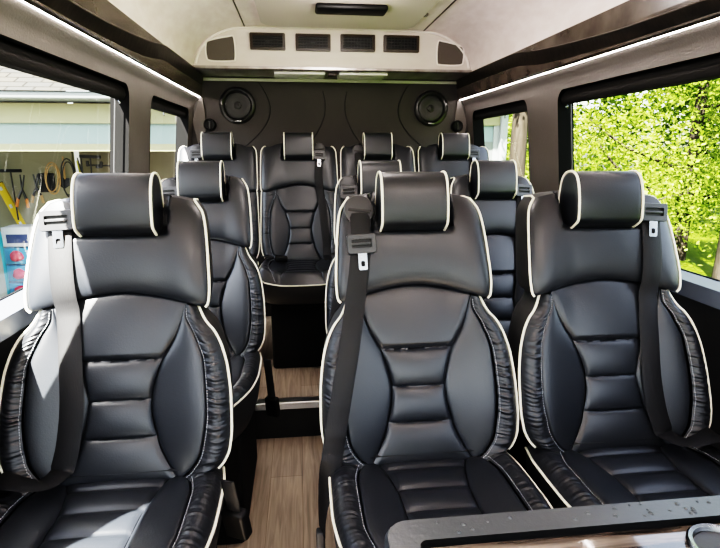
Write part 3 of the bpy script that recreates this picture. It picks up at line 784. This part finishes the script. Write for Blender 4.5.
# speakers and round knobs on the rear wall
for x, z, w in ((-.366, 1.532, 'left'), (.842, 1.524, 'right')):
    s = empty('wall_speaker', (x, YR-.02, z), 0, 'round black speaker on the rear wall above the %s corner seat' % w, 'speaker', 'rear wall speakers')
    MB().lathe([(.108, 0), (.108, -.012), (.102, -.020), (.090, -.022), (.080, -.014), (.078, 0)], (0, 0, 0)).build('ring', 'speakerring', s)
    MB().lathe([(.078, -.006), (.070, -.010), (.045, -.003), (.022, -.002), (.020, -.010), (0, -.014)], (0, 0, 0)).build('cone', 'cone', s)
    MB().box(-.02, .02, -.026, -.018, -.098, -.087, .003).build('badge', 'chrome', s)
    hm = MB(); hm.box(-.006, .006, -.018, -.012, -.006, .006, .002); hm.build('centre_mark', 'bezel', s)
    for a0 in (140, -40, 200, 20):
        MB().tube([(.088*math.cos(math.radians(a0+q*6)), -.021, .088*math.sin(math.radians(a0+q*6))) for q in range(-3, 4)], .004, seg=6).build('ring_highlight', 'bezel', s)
for x, z, w in ((-.537, 1.416, 'left'), (1.015, 1.416, 'right')):
    s = empty('coat_knob', (x, YR-.02, z), 0, 'small round black knob low on the rear wall outside the %s speaker' % w, 'knob', 'rear wall knobs')
    MB().lathe([(.036, 0), (.036, -.026), (.030, -.032), (.024, -.028), (0, -.028)], (0, 0, 0)).build('cup', 'blackplastic', s)
    MB().box(-.004, .004, -.038, -.026, -.022, .022, .002).build('lever', 'bezel', s)

# ------------------------------------------------------------------ table in the foreground
tb = empty('tray_table', (.60, .45, 0), 0, 'glossy striped table with dark grey rim in front of the right seats', 'table')
def TB(): return MB()
TZ = .72
o = rrect(-.492, .485, -.30, .215, .035, 8); i = rrect(-.445, .44, -.255, .170, .012, 8); n = len(o)
t = MB(); L = lambda pl, z, e=0: [(x*(1-e), y*(1-e), z) for x, y in pl]
t.add(L(o, TZ-.028)+L(o, TZ-.006)+L(o, TZ, .008)+L(i, TZ), [(k+n*q, (k+1) % n+n*q, n*(q+1)+(k+1) % n, n*(q+1)+k) for q in range(3) for k in range(n)])
il = MB(); il.add(L(i, TZ)+L(i, TZ-.004, .008)+L(i, TZ-.014, .012), [(k+n*q, (k+1) % n+n*q, n*(q+1)+(k+1) % n, n*(q+1)+k) for q in range(2) for k in range(n)])
il.build('inner_lip', 'black', tb, angle=35)
t.build('rim', 'rimtable', tb, angle=35)
ch = (-.045+.03, .115)   # cup holder centre
t = MB(); t.prism(i, TZ-.028, TZ-.012, 'z'); t.build('table_top', 'tabletop', tb, smooth=False)
dp = MB(); rr = random.Random(3)
for k in range(60):
    x = -.48+.95*rr.random()**.6; y = .178+.03*rr.random(); r = .0015+.0025*rr.random()
    dp.lathe([(r, 0), (r*.8, r*.35), (r*.4, r*.5), (0, r*.55)], (x, y, TZ), 'z', 10)
dr = dp.build('water_drops', 'rimtable', tb); dr['kind'] = 'stuff'
cp = MB().lathe([(.048, -.004), (.048, .003), (.045, .006), (.040, .005), (.038, -.002), (.037, -.006)], (ch[0], ch[1], TZ-.009), 'z', 48).build('cup_holder', 'chrome', tb)
MB().lathe([(.037, -.0015), (0, -.0015)], (ch[0], ch[1], TZ-.009), 'z', 40).build('cup_well', 'plastic', cp)
MB().tube([(.25, -.05, 0), (.25, -.05, TZ-.028)], .035, seg=20).build('leg', 'plastic', tb)
MB().lathe([(0, .012), (.10, .010), (.11, 0)], (.25, -.05, 0), 'z').build('foot', 'plastic', tb)

# ------------------------------------------------------------------ outside
GZ = -.9
slab('ground', -30, 2.6, -25, 30, GZ-.1, GZ, 'concrete')
slab('ground_lawn', 2.6, 60, -40, 60, GZ-.1, GZ+.01, 'grass')
# garage / house behind-left
H = empty('garage', (-3, 7, GZ), 0, 'white house with an open garage seen through the left windows', 'building')
def hb(name, mat, *b, parent=H, bev=0):
    m = MB().box(*b, bev); m.v = [(x+3, y-7, z-GZ) for x, y, z in m.v]; return m.build(name, mat, parent, smooth=False)
FY = 7.0
k_ = FY/8
zz = lambda z8: 1.26+(z8-1.26)*k_
hb('header_panel', 'housewhite', -7.5, 2.75, FY, FY+.2, zz(1.36), zz(1.64))
hb('upper_band', 'cream', -7.5, 2.75, FY-.05, FY+.2, zz(1.64), zz(1.90))
hb('lower_band', 'cream', -7.5, -1.2, FY-.02, FY+.2, 1.26, zz(1.36))
hb('gutter', 'gutter', -8, 2.85, FY-.35, FY+.2, zz(1.93), zz(2.03), bev=.03)
rf = MB(); rf.add([(x+3, y-7, z-GZ) for x, y, z in ((-8.2, FY-.38, zz(2.03)), (2.95, FY-.38, zz(2.03)), (2.95, FY+5, zz(2.03)+2.6), (-8.2, FY+5, zz(2.03)+2.6))], [(0, 1, 2, 3)])
ro = rf.build('roof', 'shingle', H, smooth=False)
hb('door_jamb', 'gutter', -4.16, -3.90, FY-.03, FY+.15, GZ, 1.26)
hb('wall_panel', 'housewhite', -7.5, -4.16, FY, FY+.2, GZ, 1.3)
hb('siding_wall', 'siding', -1.2, 2.66, FY-.02, FY+.2, GZ, zz(1.4))
hb('downspout', 'gutter', 2.67, 2.77, FY-.10, FY-.01, GZ, zz(1.95), bev=.02)
hb('siding_top', 'siding', 2.54, 2.75, FY+.01, FY+.2, zz(1.36), zz(1.95))
hb('corner_board', 'gutter', 2.60, 2.78, FY-.03, FY+.22, GZ, zz(1.95))
hb('interior_wall', 'garagewall', -7.5, -3.62, 9.0, 9.1, GZ, 2.2)
hb('back_wall', 'garagedark', -3.62, 2.6, 9.3, 9.4, GZ, 2.2)
hb('side_wall', 'garagedark', 2.55, 2.65, FY+.2, 9.4, GZ, 2.2)
hb('slab_floor', 'concrete', -7.5, 2.6, FY, 9.4, GZ, GZ+.02)
TY = 8.97
q = TY/11
def tp(x11, z11): return (x11*q, 1.26+(z11-1.26)*q)
def tool(name, mats, label, cat, group=None):
    pass
# yellow level leaning on the wall
a, b = tp(-5.80, .66), tp(-5.46, -.24)
lv = empty('spirit_level', (a[0], TY-.05, a[1]), 0, 'long yellow spirit level leaning on the garage wall', 'level')
d = Vector((b[0]-a[0], 0, b[1]-a[1])); L_ = d.length; ang = math.atan2(d.x, -d.z)
mt = Matrix.Rotation(-ang, 4, 'Y')
MB().box(-.055, .055, -.02, .02, -L_, 0, .006, mt).build('body', 'yellow', lv)
for f_ in (.12, .5, .88): MB().box(-.02, .02, -.024, -.018, -L_*f_-.03, -L_*f_+.03, .003, mt).build('vial', 'binwhite', lv)
MB().box(-.056, .056, -.022, .022, -.012, .002, .003, mt).build('end_cap', 'tooldark', lv)
# hanging tools
NH = 0
def hang(px11, z_top, ln, kind, label, name, tilt=0., hmat='toolwood', cat='tool'):
    global NH; NH += 1
    x, z = tp(px11, z_top); ln *= q
    o = empty(name, (x, TY-.07-.07*(NH % 3), z), 0, label, cat, 'garage wall tools'); o.rotation_euler = (0, tilt, 0)
    if kind == 'rake':
        MB().box(-.16, .16, -.02, .02, -.03, .02, .006).build('head', 'tooldark', o)
        MB().tube([(0, 0, 0), (.01, 0, -ln)], .012).build('handle', 'tooldark', o)
    elif kind == 'shears':
        for s_ in (-1, 1):
            MB().tube([(-s_*.03, 0, 0), (0, 0, -ln*.45), (s_*.06, 0, -ln*.75)], .018, rfn=lambda u: .010+.012*u).build('blade', 'tooldark', o)
            MB().tube([(s_*.06, 0, -ln*.72), (s_*.085, 0, -ln)], .022).build('grip', hmat, o)
    elif kind == 'shovel':
        MB().tube([(0, 0, 0), (.01, 0, -ln*.7)], .014).build('handle', hmat, o)
        MB().add([(-.08, 0, -ln*.66), (.08, 0, -ln*.66), (.085, -.02, -ln*.88), (0, -.02, -ln), (-.085, -.02, -ln*.88), (0, -.03, -ln*.8)], [(0, 1, 5), (1, 2, 5), (2, 3, 5), (3, 4, 5), (4, 0, 5)]).build('blade', 'tooldark', o)
    elif kind == 'loop':
        MB().tube([(.11*math.cos(t_*PI/10), 0, -ln/2+ln/2*math.sin(t_*PI/10)) for t_ in range(20)], .010, closed=True).build('coil', hmat, o)
        MB().tube([(.09*math.cos(t_*PI/10), -.02, -ln/2+ln*.42*math.sin(t_*PI/10+.2)) for t_ in range(20)], .009, closed=True).build('inner_coil', hmat, o)
    return o
hang(-5.50, .90, .95, 'rake', 'dark wide-headed garden rake hanging highest beside the yellow level', 'garden_rake')
hang(-5.26, .82, .62, 'shears', 'orange-gripped garden shears hanging right of the rake', 'garden_shears', .12, 'orange')
hang(-5.10, .82, .55, 'shears', 'second wooden-handled shears beside the orange-gripped pair', 'garden_shears', .05, 'toolwood')
hang(-4.52, 1.16, .62, 'shovel', 'short wooden-handled shovel hanging right of the black square board', 'shovel', .05)
hang(-4.42, 1.12, .75, 'loop', 'black coiled cord hanging above the left front headrest', 'coiled_cord', 0, 'tooldark', 'cord')
hang(-4.30, 1.08, .70, 'shovel', 'yellow-green handled spade hanging above the left front headrest', 'spade', -.10, 'toolgreen')
hang(-4.22, 1.14, .72, 'shears', 'long-handled loppers hanging right of the coiled cord', 'loppers', -.08, 'toolgreen')
hang(-4.70, 1.05, .60, 'loop', 'brown rope loop hanging left of the coiled cord', 'rope_loop', .05, 'toolwood', 'rope')
hang(-4.05, 1.16, .60, 'rake', 'narrow dark rake hanging nearest the window post', 'garden_rake', .04)
x, z = tp(-4.93, .84); o_ = empty('black_board', (x, TY-.03, z), 0, 'black square board hung on the garage wall', 'board')
MB().box(-.12, .12, -.012, .012, -.30, 0, .01).build('board', 'tooldark', o_); MB().tube([(-.02, -.01, 0), (0, -.012, .03), (.02, -.01, 0)], .005).build('hanger', 'tooldark', o_)
for px, zc, lb in ((-3.72, .98, 'dark clamp on the garage wall just left of the window post'), (-3.98, .99, 'dark clamp on the garage wall above the left front headrest')):
    x, z = tp(px, zc); o_ = empty('wall_clamp', (x, TY-.04, z), 0, lb, 'clamp')
    MB().box(-.14, .10, -.015, .015, -.012, .014, .005).build('bar', 'tooldark', o_)
    MB().box(-.14, -.10, -.02, .02, -.02, .07, .008).build('jaw', 'tooldark', o_); MB().box(.0, .10, -.02, .02, -.05, .0, .012).build('jaw', 'tooldark', o_)
# stacked bins by the garage opening
BY = 8.1; qb = BY/11
def bp_(x11, z11): return (x11*qb, 1.26+(z11-1.26)*qb)
x, _ = bp_(-5.63, 0)
for kk, (z0, lb) in enumerate(((-1.72, 'lowest blue bin of red cloths stacked inside the garage door'), (-1.36, 'middle blue bin of red cloths in the garage stack'), (-1.0, 'topmost blue bin of red cloths in the garage stack'))):
    zb = GZ+.023+kk*.262
    o_ = empty('storage_bin', (x, BY, zb), 0, lb, 'bin', 'garage storage bins')
    MB().box(-.20, .22, -.15, .2, 0, .235, .02).build('tub', 'binblue', o_)
    c_ = MB(); bm = bmesh.new(); bmesh.ops.create_icosphere(bm, subdivisions=3, radius=.10)
    for v in bm.verts: v.co *= 1+.25*noise.noise(v.co*14+Vector((kk*3, 0, 0))); v.co.z *= .85
    bmesh.ops.translate(bm, vec=(.02, -.12, .12), verts=bm.verts); c_.bm(bm); c_.build('red_cloth', 'binred', o_)
zb = GZ+.023+3*.262
o_ = empty('storage_box', (x+.03, BY, zb), 0, 'white box with navy label standing on the blue bins', 'box')
MB().box(-.18, .2, -.14, .2, 0, .28, .01).build('box', 'binwhite', o_); MB().box(-.12, .17, -.146, -.138, .05, .18, .003).build('label_patch', 'navy', o_)
x2, z2 = bp_(-5.83, -.6); o_ = empty('teal_bottle', (x2-.03, BY-.27, GZ+.023), 0, 'tall teal pump bottle standing by the garage door jamb', 'bottle')
hh = 1.26+(.02-1.26)*qb-GZ
MB().lathe([(0, 0), (.08, 0), (.09, .02), (.09, hh-.25), (.06, hh-.14), (.03, hh-.10), (.03, hh-.04), (0, hh-.04)], (0, 0, 0), 'z', 24).build('body', 'teal', o_)
MB().box(-.02, .10, -.02, .02, hh-.05, hh, .008).build('pump', 'tooldark', o_)

# trees
def tree(x, y, h, rad, nl, label, mat='leaf', zc=.6, zr=.42, lean=0., seed=1, trunk=.14, ls=.040, branches=10):
    r_ = random.Random(seed)
    o = empty('leafy_tree', (x, y, GZ), 0, label, 'tree', 'trees beside the van')
    tm = MB(); tp_ = [(lean*u*u*h, .15*math.sin(u*5+seed)*u, u*h*.85) for u in [i/10 for i in range(11)]]
    tm.tube(tp_, trunk, 10, rfn=lambda u: trunk*(1-.75*u)+.015); tm.build('trunk', 'bark', o)
    bmb = MB(); tips = []
    for k in range(branches):
        u = (.18 if zc < .7 else .62)+(.7 if zc < .7 else .3)*r_.random(); p = Vector(tp_[int(u*10)]); a = r_.random()*2*PI; L = rad*(.5+.5*r_.random())
        d = Vector((math.cos(a), math.sin(a), .35*r_.random()-.05)); pts = [p]
        for j in range(5):
            d = (d+Vector((r_.uniform(-.35, .35), r_.uniform(-.35, .35), r_.uniform(-.2, .3)))).normalized(); pts.append(pts[-1]+d*L/5)
        bmb.tube(pts, .03, 6, rfn=lambda u_: trunk*.32*(1-.85*u_)+.006); tips += pts[2:]
    bmb.build('branches', 'bark', o)
    lm = MB()
    cl = [(Vector((r_.gauss(0, .42)*rad+lean*h*.5, r_.gauss(0, .42)*rad, h*(zc+zr*r_.uniform(-1, 1))))) for _ in range(70)]+tips
    for k in range(nl):
        c = r_.choice(cl)+Vector((r_.gauss(0, .30), r_.gauss(0, .30), r_.gauss(0, .26)))*rad*.34
        if c.z < .15: continue
        s_ = ls*r_.uniform(.6, 1.3); a1 = Vector((r_.gauss(0, 1), r_.gauss(0, 1), r_.gauss(0, .7))).normalized(); b1 = a1.cross(Vector((r_.gauss(0, 1), r_.gauss(0, 1), r_.gauss(0, 1)))).normalized()
        lm.add([c-a1*s_, c+b1*s_*.5, c+a1*s_, c-b1*s_*.5], [(0, 1, 2, 3)])
    me = bpy.data.meshes.new('foliage'); me.from_pydata([tuple(v) for v in lm.v], [], lm.f); me.materials.append(M[mat])
    f = bpy.data.objects.new('foliage', me); C.objects.link(f); f.parent = o
    return o
tree(2.50, 5.95, 6.5, .8, 3000, 'tree with the bare pale trunk framed in the small right rear window', seed=3, trunk=.11, ls=.04, zc=.80, zr=.16, lean=.0)
tree(5.2, 11, 7, 2.4, 17000, 'bushy bright tree behind the pale trunk, seen through the right rear window', seed=4, zc=.4, zr=.38)
tree(7.6, 9.6, 7, 2.6, 23000, 'bright lime tree filling the rear half of the big right window', seed=5, zc=.42, zr=.38, lean=.05)
tree(8.6, 6.4, 7.5, 2.6, 23000, 'lime tree filling the front half of the big right window', seed=6, zc=.45, zr=.36, trunk=.2, branches=14)
tree(6.9, 7.6, 7.5, 1.4, 1800, 'sparse tree with long bare grey branches in the big right window', seed=17, zc=.7, zr=.25, lean=-.08, trunk=.16, branches=20)
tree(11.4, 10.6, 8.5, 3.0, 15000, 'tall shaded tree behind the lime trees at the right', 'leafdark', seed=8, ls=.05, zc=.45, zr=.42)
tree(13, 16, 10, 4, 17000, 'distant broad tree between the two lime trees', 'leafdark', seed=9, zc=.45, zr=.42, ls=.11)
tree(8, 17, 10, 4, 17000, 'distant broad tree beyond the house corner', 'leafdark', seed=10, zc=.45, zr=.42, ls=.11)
tree(17, 10.5, 10, 4, 17000, 'distant tree at the far right beyond the lawn', 'leaf', seed=11, zc=.45, zr=.42, ls=.11)
tree(13.5, 5.5, 9, 3.2, 13000, 'tree at the right edge beyond the lawn, nearest the table side', 'leaf', seed=12, zc=.5, zr=.4, ls=.05)

# ------------------------------------------------------------------ light, sky, camera
sun = bpy.data.lights.new('sun', 'SUN'); sun.energy = 100; sun.angle = math.radians(.6); sun.color = (1, .95, .86)
so = bpy.data.objects.new('sun', sun); C.objects.link(so)
so.rotation_euler = Vector((.36, .55, -1)).to_track_quat('-Z', 'Y').to_euler()
for x_, y_, e_ in ((CX-.35, .1, 7), (CX+.35, .1, 7), (CX, 1.5, 8), (CX, 2.3, 5)):  # added fill lights without fittings, brightening headliner and cabin
    pl_ = bpy.data.lights.new('cabin_fill', 'POINT'); pl_.energy = e_; pl_.shadow_soft_size = .09; pl_.color = (1, .92, .90)
    po_ = bpy.data.objects.new('cabin_fill', pl_); C.objects.link(po_); po_.location = (x_, y_, 1.83)
w = bpy.data.worlds.new('World'); bpy.context.scene.world = w; w.use_nodes = True
nt = w.node_tree; nt.nodes.clear()
sky = nt.nodes.new('ShaderNodeTexSky'); sky.sky_type = 'NISHITA'; sky.sun_disc = False; sky.sun_elevation = math.radians(60); sky.sun_rotation = math.radians(215); sky.air_density = 1.2; sky.dust_density = 3
bg = nt.nodes.new('ShaderNodeBackground'); bg.inputs[1].default_value = 1.0
hs = nt.nodes.new('ShaderNodeHueSaturation'); hs.inputs['Saturation'].default_value = .55
ow = nt.nodes.new('ShaderNodeOutputWorld')
nt.links.new(sky.outputs[0], hs.inputs['Color']); nt.links.new(hs.outputs[0], bg.inputs[0]); nt.links.new(bg.outputs[0], ow.inputs[0])

cam = bpy.data.cameras.new('camera'); co = bpy.data.objects.new('camera', cam); C.objects.link(co)
co.location = (0, 0, 1.26)
cam.sensor_fit = 'HORIZONTAL'; cam.sensor_width = 36; cam.lens = 520/720*36; cam.clip_start = .02
pit, yaw = math.radians(13.3), math.radians(6.5)
fwd = Vector((math.sin(yaw)*math.cos(pit), math.cos(yaw)*math.cos(pit), -math.sin(pit)))
co.rotation_euler = fwd.to_track_quat('-Z', 'Y').to_euler()
sc = bpy.context.scene; sc.camera = co
sc.view_settings.view_transform = 'Filmic'
sc.view_settings.look = 'Very High Contrast'
sc.view_settings.exposure = 0.58
sc.cycles.max_bounces = 8; sc.cycles.diffuse_bounces = 5; sc.cycles.glossy_bounces = 4; sc.cycles.transparent_max_bounces = 24
sc.cycles.use_denoising = True
